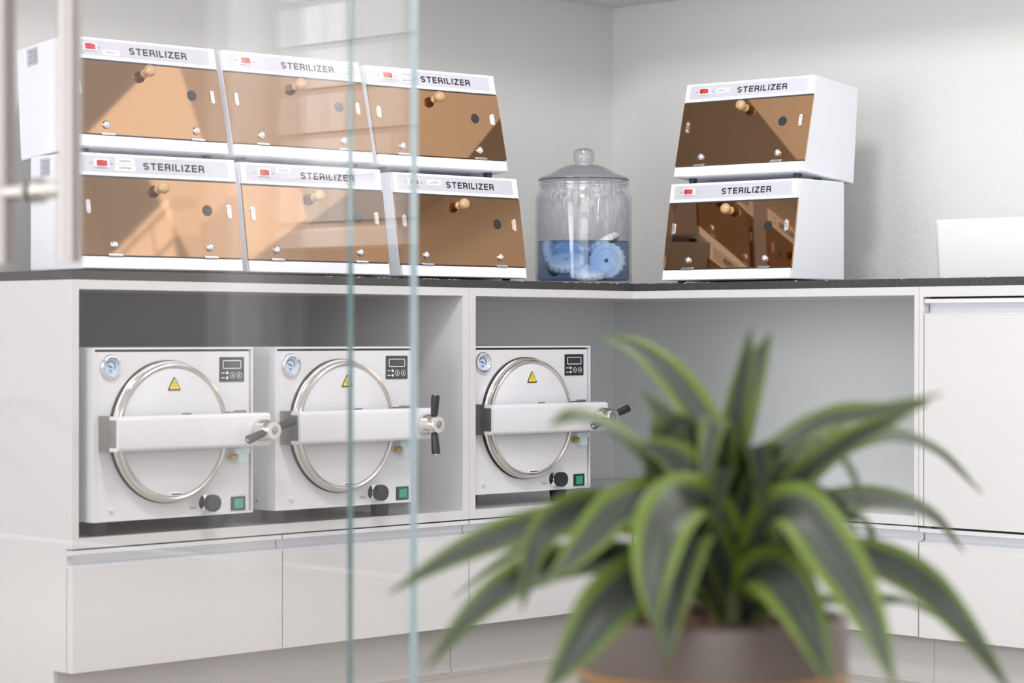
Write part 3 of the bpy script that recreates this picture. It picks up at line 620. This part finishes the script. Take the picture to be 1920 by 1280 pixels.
lathe(bm, [(0, 0.2505), (LR-0.014, 0.2505), (LR-0.002, 0.2515), (LR, 0.254), (LR, 0.2585), (LR-0.004, 0.2620), (LR-0.018, 0.2670), (LR-0.035, 0.2750), (LR-0.055, 0.2860), (0.043, 0.2900), (0.040, 0.2915), (0.030, 0.2920), (0.022, 0.2925)], 96)
ld = link('lid', bm, 'lidglass', jar, True)
bm = bmesh.new(); lathe(bm, [(0.022, 0.2925), (0.0215, 0.296), (0.0235, 0.301), (0.0260, 0.306), (0.0262, 0.316), (0.0240, 0.326), (0.0180, 0.3315), (0.0080, 0.3335), (0, 0.3338)], 48); link('lid_knob', bm, 'lidglass', ld, True)
bm = bmesh.new(); lathe(bm, [(LR+0.0005, 0.2535), (LR+0.0015, 0.2550), (LR+0.0005, 0.2570), (LR-0.001, 0.2550)], 96, closed=True); link('lid_rim', bm, 'rimglass', ld, True)
# scalloped white plastic discs inside
def disc_mesh():
    bm = bmesh.new(); n = 96; R0 = 0.046; prev = None
    prof = [(0.0, 0.0, 0), (0.7, 0.0, 0), (0.93, 0.001, 0), (1.0, 0.004, 1), (1.0, 0.012, 1), (0.95, 0.0165, 0.6), (0.90, 0.0180, 0), (0.66, 0.0190, 0), (0.63, 0.0170, 0), (0.60, 0.0190, 0), (0.12, 0.0195, 0), (0.11, 0.0150, 0), (0, 0.0150, 0)]
    for (f, z, sc) in prof:
        if f == 0: ring = [bm.verts.new((0, 0, z-0.009))]
        else: ring = [bm.verts.new(((f*R0*(1-0.06*sc*max(0, math.cos(18*t)))*math.cos(t)), (f*R0*(1-0.06*sc*max(0, math.cos(18*t))))*math.sin(t), z-0.009)) for t in [2*PI*i/n for i in range(n)]]
        if prev:
            for i in range(n):
                j = (i+1) % n
                if len(prev) == 1: bm.faces.new((prev[0], ring[i], ring[j]))
                elif len(ring) == 1: bm.faces.new((prev[i], prev[j], ring[0]))
                else: bm.faces.new((prev[i], prev[j], ring[j], ring[i]))
        prev = ring
    return bm
d0 = link('plastic_disc', disc_mesh(), 'disc', None, True)
bm = bmesh.new(); lathe(bm, [(0.0049, 0.0062), (0.0049, 0.0068), (0, 0.0069)], 20); hole0 = link('centre_hole', bm, 'ink', d0)
discs = [  # right, forward, height, normal(right, forward, up), label
    (-0.044, -0.035, 0.052, (-0.15, -0.45, 0.88), 'scalloped white disc lying tilted in the blue liquid, left front of the jar'),
    (0.006, -0.052, 0.027, (0.05, -0.33, 0.94), 'scalloped white disc lying lowest at the front of the jar under the tilted one'),
    (0.057, -0.034, 0.056, (-0.32, -0.90, 0.10), 'scalloped white disc standing upright at the right of the jar, face showing'),
    (0.048, 0.030, 0.100, (-0.52, 0.10, 0.83), 'scalloped white disc leaning up out of the liquid at the back right of the jar'),
    (-0.080, 0.020, 0.065, (0.93, -0.25, 0.22), 'scalloped white disc standing edge-on at the left wall of the jar'),
    (-0.035, 0.078, 0.070, (0.1, -0.80, 0.45), 'scalloped white disc leaning at the back of the jar, barely breaking the surface')]
for i, (a, b, c, nn, lab) in enumerate(discs):
    o = d0 if i == 0 else d0.copy()
    if i:
        C.objects.link(o); hc = hole0.copy(); C.objects.link(hc); hc.parent = o
    nrm = (rv*nn[0] + fv*nn[1] + Vector((0, 0, 1))*nn[2]).normalized()
    o.location = J + rv*a + fv*b + Vector((0, 0, c)); o.rotation_euler = nrm.to_track_quat('Z', 'Y').to_euler()
    tag(o, lab, 'disc', 'white discs soaking in the jar')

# ---------------------------------------------------------------- white bin at the right
bn = empty('plastic_tray', (0.22, -0.711, 0.9), (0, 0, -PI/2)); tag(bn, 'white plastic tray with a rounded rim on the worktop at the right edge', 'tray')
bm = bmesh.new()
def rr(x0, x1, y0, y1, rad, z):
    out = []
    for (cx, cy, a0) in ((x1-rad, y1-rad, 0), (x0+rad, y1-rad, 90), (x0+rad, y0+rad, 180), (x1-rad, y0+rad, 270)):
        for k in range(7): a = math.radians(a0+15*k); out.append(Vector((cx+rad*math.cos(a), cy+rad*math.sin(a), z)))
    return out
levels = [(0.006, 0.018, 0.0), (0.005, 0.018, 0.002), (0.0, 0.020, 0.130), (-0.001, 0.021, 0.1345), (-0.0005, 0.021, 0.1375), (0.002, 0.020, 0.1385), (0.005, 0.018, 0.1370), (0.010, 0.014, 0.004)]
prev = None
for (ins, rad, z) in levels:
    ring = [bm.verts.new(v) for v in rr(ins, 0.40-ins, ins, 0.26-ins, rad, z)]
    if prev:
        for i in range(len(ring)): bm.faces.new((prev[i], prev[(i+1) % len(ring)], ring[(i+1) % len(ring)], ring[i]))
    else: bm.faces.new(ring[::-1])
    prev = ring
bm.faces.new(prev)
link('tray_shell', bm, 'white', bn, True)

# ---------------------------------------------------------------- glass door with pull handle, fixed glass pane
YA, YB = -1.5, -1.56
def pane(x0, x1, y, th, z0, z1, edge):
    bm = bmesh.new(); box(bm, x0, x1, y-th/2, y+th/2, z0, z1)
    for f in bm.faces: f.material_index = 0 if abs(f.normal.y) > 0.9 else 1
    return bm
dg_ = struct(link('door_1', pane(-3.35, -2.274, YA, 0.011, FL+0.01, 2.3, 'edgeA'), ['glass', 'edgeA']))
wg = struct(link('window_1', pane(-3.9, -2.217, YB, 0.014, FL, 2.7, 'edgeB'), ['glass', 'edgeB']))
HX = -2.764
bm = bmesh.new(); tube(bm, (HX, YA-0.066, 0.858), (HX, YA-0.066, 1.66), 0.0140, n=28); h1 = link('handle_bar', bm, 'brushed', dg_, True)
bm = bmesh.new(); tube(bm, (HX, YA+0.066, 0.858), (HX, YA+0.066, 1.66), 0.0140, n=28); link('handle_bar', bm, 'brushed', dg_, True)
for z in (0.942, 1.57):
    bm = bmesh.new(); tube(bm, (HX, YA-0.066, z), (HX, YA-0.0055, z), 0.0105, n=24); tube(bm, (HX, YA+0.0055, z), (HX, YA+0.066, z), 0.0105, n=24)
    tube(bm, (HX, YA-0.0105, z), (HX, YA-0.0055, z), 0.0150, n=24); tube(bm, (HX, YA+0.0055, z), (HX, YA+0.0105, z), 0.0150, n=24)
    link('handle_standoff', bm, 'steel', dg_, True)

# ---------------------------------------------------------------- potted dracaena in the foreground
DP = 2.32
def at(px, py, depth):      # a point seen in direction (px, py) at the given depth from where the photographer stood
    return CAM + (FWD + RT*((px-960)/FPX) - UP*((py-640)/FPX))*depth
pc = at(1336, 1150, DP); PZ = pc.z; PC = Vector((pc.x, pc.y, FL))
pl = empty('potted_dracaena', PC); tag(pl, 'leafy green plant with striped arching leaves in a taupe pot, blurred in the foreground', 'plant')
PR = 0.131; HZ = PZ-FL
bm = bmesh.new()
lathe(bm, [(0, 0), (0.098, 0), (0.102, 0.004), (PR-0.006, HZ*0.55), (PR-0.001, HZ-0.065), (PR-0.0012, HZ-0.050), (PR, HZ-0.012), (PR-0.002, HZ-0.002), (PR-0.006, HZ), (PR-0.012, HZ-0.004), (PR-0.014, HZ-0.06), (0, HZ-0.06)], 72)
pot = link('pot', bm, 'pot', pl, True)
bm = bmesh.new(); lathe(bm, [(PR-0.0010, HZ-0.059), (PR+0.0012, HZ-0.058), (PR+0.0012, HZ-0.0515), (PR-0.0012, HZ-0.0505)], 72); link('glaze_band', bm, 'band', pot, True)['label'] = 'ochre band'
bm = bmesh.new(); random.seed(3)
lathe(bm, [(PR-0.0145, HZ-0.022), (PR-0.05, HZ-0.014), (0, HZ-0.010)], 48)
for v in bm.verts: v.co.z += random.uniform(-0.004, 0.004)
link('soil', bm, 'soil', pl, True)
bm = bmesh.new()
for i in range(90):
    a = random.uniform(0, 2*PI); rr_ = PR*0.82*math.sqrt(random.random()); x, y = rr_*math.cos(a), rr_*math.sin(a)
    s = random.uniform(0.004, 0.009); e = Euler((random.random()*3, random.random()*3, random.random()*3)).to_matrix()
    box(bm, -s, s, -s*0.5, s*0.5, -s*0.3, s*0.3, T=lambda v: e @ v + Vector((x, y, HZ-0.010)))
bk = link('bark_chips', bm, 'soil', pl); bk['kind'] = 'stuff'

def catmull(P, n):
    out = []; Q = [P[0]*2-P[1]] + P + [P[-1]*2-P[-2]]
    seg = len(P)-1
    for k in range(n+1):
        s = k/n*seg; i = min(int(s), seg-1); t = s-i
        a, b, c, d = Q[i], Q[i+1], Q[i+2], Q[i+3]
        out.append(0.5*((2*b) + (c-a)*t + (2*a-5*b+4*c-d)*t*t + (3*b-a-3*c+d)*t**3))
    return out
def leaf(pts, width, mname='leaf', face=0.5, taper=0.55, base=0.45):
    """pts: 3-D points from base to tip; width in metres; face: how far the blade turns to the lens side rather than to the sky"""
    n = 26; c = catmull(pts, n); bm = bmesh.new(); uvl = bm.loops.layers.uv.new('UVMap'); rows = []; ks = (-1, -0.66, -0.33, 0, 0.33, 0.66, 1)
    toward = (CAM-pts[len(pts)//2]).normalized(); prevside = None
    for i, p in enumerate(c):
        t = (c[min(i+1, n)]-c[max(i-1, 0)]).normalized(); s = i/n
        N = (Vector((0, 0, 1))*(1-face) + toward*face); N = (N - t*N.dot(t)).normalized(); side = t.cross(N).normalized()
        if prevside and side.dot(prevside) < 0: side = -side; N = -N
        prevside = side
        wd = width*0.60*(base + (1-base)*min(1, s/0.35)**0.8)*(1 if s < taper else max(0.0, 1-((s-taper)/(1-taper))**1.7))
        wd = max(wd, 0.0006)
        rows.append([bm.verts.new(p + side*k*wd + N*(abs(k)**1.3)*wd*0.32) for k in ks])
    for i in range(n):
        for j in range(6):
            f = bm.faces.new((rows[i][j], rows[i][j+1], rows[i+1][j+1], rows[i+1][j])); f.smooth = True
            for lp, (uu, vv_) in zip(f.loops, ((j/6, i/n), ((j+1)/6, i/n), ((j+1)/6, (i+1)/n), (j/6, (i+1)/n))): lp[uvl].uv = (uu, vv_)
    me = D.meshes.new('leaf'); bm.to_mesh(me); bm.free(); me.materials.append(M[mname])
    o = D.objects.new('leaf', me); C.objects.link(o); o.parent = pl; o.matrix_parent_inverse = Matrix.Translation(-PC)
    sd = o.modifiers.new('thickness', 'SOLIDIFY'); sd.thickness = 0.0009; sd.offset = 0
    return o
# each leaf: list of (px, py, depth offset) from base to tip, width (m)
LV = [
 ([(1395,1150,0),(1372,960,0.02),(1330,820,0.05),(1270,720,0.10),(1195,655,0.15),(1125,632,0.18)], 0.031, 'leafb', 0.55),
 ([(1390,1150,0),(1370,950,0),(1378,800,-0.01),(1395,700,-0.02),(1408,610,-0.03)], 0.021, 'leaf', 0.8),
 ([(1400,1150,0),(1362,940,0.02),(1385,790,0.03),(1415,690,0.05),(1447,622,0.06)], 0.028, 'leaf', 0.8),
 ([(1370,1150,0),(1310,980,-0.02),(1230,890,-0.05),(1150,815,-0.09),(1080,785,-0.13),(1028,798,-0.15)], 0.034, 'leafb', 0.45),
 ([(1380,1150,0),(1345,960,0.04),(1300,860,0.06),(1250,790,0.09),(1200,728,0.11)], 0.026, 'leaf', 0.7),
 ([(1400,1150,0),(1390,980,-0.03),(1430,880,-0.06),(1530,800,-0.10),(1650,775,-0.14),(1768,737,-0.17)], 0.027, 'leaf', 0.5),
 ([(1410,1150,0),(1400,960,0.03),(1450,870,0.05),(1560,790,0.08),(1660,772,0.10),(1740,760,0.12)], 0.028, 'leaf', 0.5),
 ([(1410,1150,0),(1440,980,-0.03),(1500,900,-0.06),(1580,840,-0.08),(1660,795,-0.10),(1740,752,-0.12)], 0.022, 'leafb', 0.6),
 ([(1410,1150,0),(1450,960,0.08),(1520,870,0.14),(1640,820,0.20),(1750,845,0.25),(1842,925,0.28)], 0.032, 'leaf', 0.45),
 ([(1410,1150,0),(1460,1030,0.06),(1540,960,0.10),(1640,940,0.15),(1740,965,0.19),(1808,1035,0.22)], 0.034, 'leaf', 0.5),
 ([(1420,1150,0),(1500,1010,0.05),(1570,965,0.08),(1620,985,0.11),(1645,1040,0.13)], 0.024, 'leaf', 0.5),
 ([(1400,1150,0),(1430,1010,-0.06),(1490,955,-0.12),(1560,1040,-0.20),(1625,1150,-0.26),(1680,1290,-0.30)], 0.043, 'leafb', 0.75),
 ([(1420,1150,0),(1480,1070,0.0),(1600,1045,-0.02),(1710,1085,-0.05),(1800,1170,-0.09),(1905,1310,-0.12)], 0.036, 'leaf', 0.55),
 ([(1430,1160,0),(1500,1130,0.06),(1600,1135,0.10),(1690,1130,0.13),(1780,1170,0.15)], 0.024, 'leaf', 0.3),
 ([(1400,1160,0),(1420,1080,-0.06),(1460,1085,-0.13),(1510,1160,-0.18),(1560,1290,-0.21)], 0.044, 'leafb', 0.8),
 ([(1380,1150,0),(1350,1000,-0.05),(1290,940,-0.11),(1245,985,-0.17),(1225,1080,-0.21),(1228,1180,-0.23)], 0.046, 'leafb', 0.75),
 ([(1380,1150,0),(1345,1040,-0.06),(1305,990,-0.11),(1275,1060,-0.15),(1258,1150,-0.18),(1250,1250,-0.19)], 0.034, 'leaf', 0.8),
 ([(1370,1150,0),(1310,1010,-0.03),(1240,940,-0.07),(1160,960,-0.12),(1090,1030,-0.16),(1020,1100,-0.19)], 0.038, 'leafb', 0.65),
 ([(1370,1150,0),(1290,1000,0.0),(1190,965,-0.03),(1085,962,-0.07),(1010,1015,-0.10),(978,1145,-0.12)], 0.036, 'leaf', 0.7),
 ([(1370,1150,0),(1290,1010,0.03),(1150,975,0.03),(1000,990,0.0),(860,1040,-0.03),(728,1112,-0.06)], 0.033, 'leaf', 0.6),
 ([(1370,1160,0),(1280,1080,0.0),(1140,1050,-0.04),(1000,1075,-0.08),(890,1150,-0.12),(798,1255,-0.15)], 0.033, 'leaf', 0.6),
 ([(1370,1160,0),(1310,1080,-0.06),(1220,1080,-0.12),(1140,1140,-0.17),(1085,1215,-0.20),(1020,1300,-0.23)], 0.046, 'leaf', 0.75),
 ([(1370,1150,0),(1280,1020,0.10),(1150,970,0.15),(1020,1010,0.19),(930,1060,0.22),(850,1120,0.25)], 0.014, 'leafb', 0.6),
 ([(1370,1150,0),(1310,990,0.08),(1245,945,0.12),(1180,928,0.15),(1108,938,0.18)], 0.028, 'leaf', 0.4),
 ([(1390,1150,0),(1420,1020,-0.03),(1460,940,-0.05),(1510,880,-0.06),(1550,830,-0.07)], 0.024, 'leafb', 0.75),
 ([(1390,1150,0),(1440,990,0.05),(1480,920,0.07),(1530,880,0.09),(1590,840,0.12)], 0.026, 'leaf', 0.6),
 ([(1380,1150,0),(1310,1000,0.06),(1260,900,0.10),(1240,830,0.13),(1225,770,0.15)], 0.026, 'leaf', 0.7),
 ([(1380,1160,0),(1345,1000,-0.04),(1300,900,-0.06),(1240,850,-0.07),(1190,840,-0.08)], 0.034, 'leaf', 0.6),
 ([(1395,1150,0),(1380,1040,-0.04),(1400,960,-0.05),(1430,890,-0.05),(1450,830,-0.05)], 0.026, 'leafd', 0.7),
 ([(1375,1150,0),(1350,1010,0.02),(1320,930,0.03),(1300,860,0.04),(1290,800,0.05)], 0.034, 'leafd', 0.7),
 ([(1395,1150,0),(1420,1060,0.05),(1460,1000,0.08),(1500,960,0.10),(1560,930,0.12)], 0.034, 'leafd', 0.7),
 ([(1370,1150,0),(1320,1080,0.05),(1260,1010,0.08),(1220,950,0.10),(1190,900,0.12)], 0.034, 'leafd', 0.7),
 ([(1370,1160,0),(1290,1110,0.05),(1200,1080,0.09),(1130,1065,0.12),(1080,1080,0.15)], 0.020, 'leaf', 0.35),
]
for P_, wd, mn, fc in LV:
    leaf([at(a, b, DP+c) for a, b, c in P_], wd, mn, fc)
# shorter inner leaves around the crown
random.seed(21)
crown = Vector((0, 0, 0)) + at(1385, 1150, DP)
for i in range(32):
    az = 2*PI*i/32 + random.uniform(-0.15, 0.15); Lh = random.uniform(0.035, 0.085); rise = random.uniform(0.05, 0.13)
    d = Vector((math.cos(az), math.sin(az), 0)); b0 = crown + d*0.012 + Vector((0, 0, random.uniform(0.02, 0.07)))
    pts = [b0, b0 + d*Lh*0.3 + Vector((0, 0, rise*0.6)), b0 + d*Lh*0.75 + Vector((0, 0, rise*0.95)), b0 + d*Lh*1.15 + Vector((0, 0, rise*0.75)), b0 + d*Lh*1.4 + Vector((0, 0, rise*0.35))]
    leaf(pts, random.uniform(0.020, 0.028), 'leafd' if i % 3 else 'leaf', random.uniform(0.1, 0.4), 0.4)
for i in range(4):
    b0 = Vector((crown.x-PC.x, crown.y-PC.y, HZ-0.02)) + Vector((0.018*math.cos(i*1.7), 0.018*math.sin(i*1.7), 0)); t0 = b0 + Vector((0.010*math.cos(i*2.1), 0.010*math.sin(i*2.1), 0.09))
    bm = bmesh.new(); tube(bm, b0, t0, 0.009, 0.008, n=14); link('stem', bm, 'stem', pl, True)
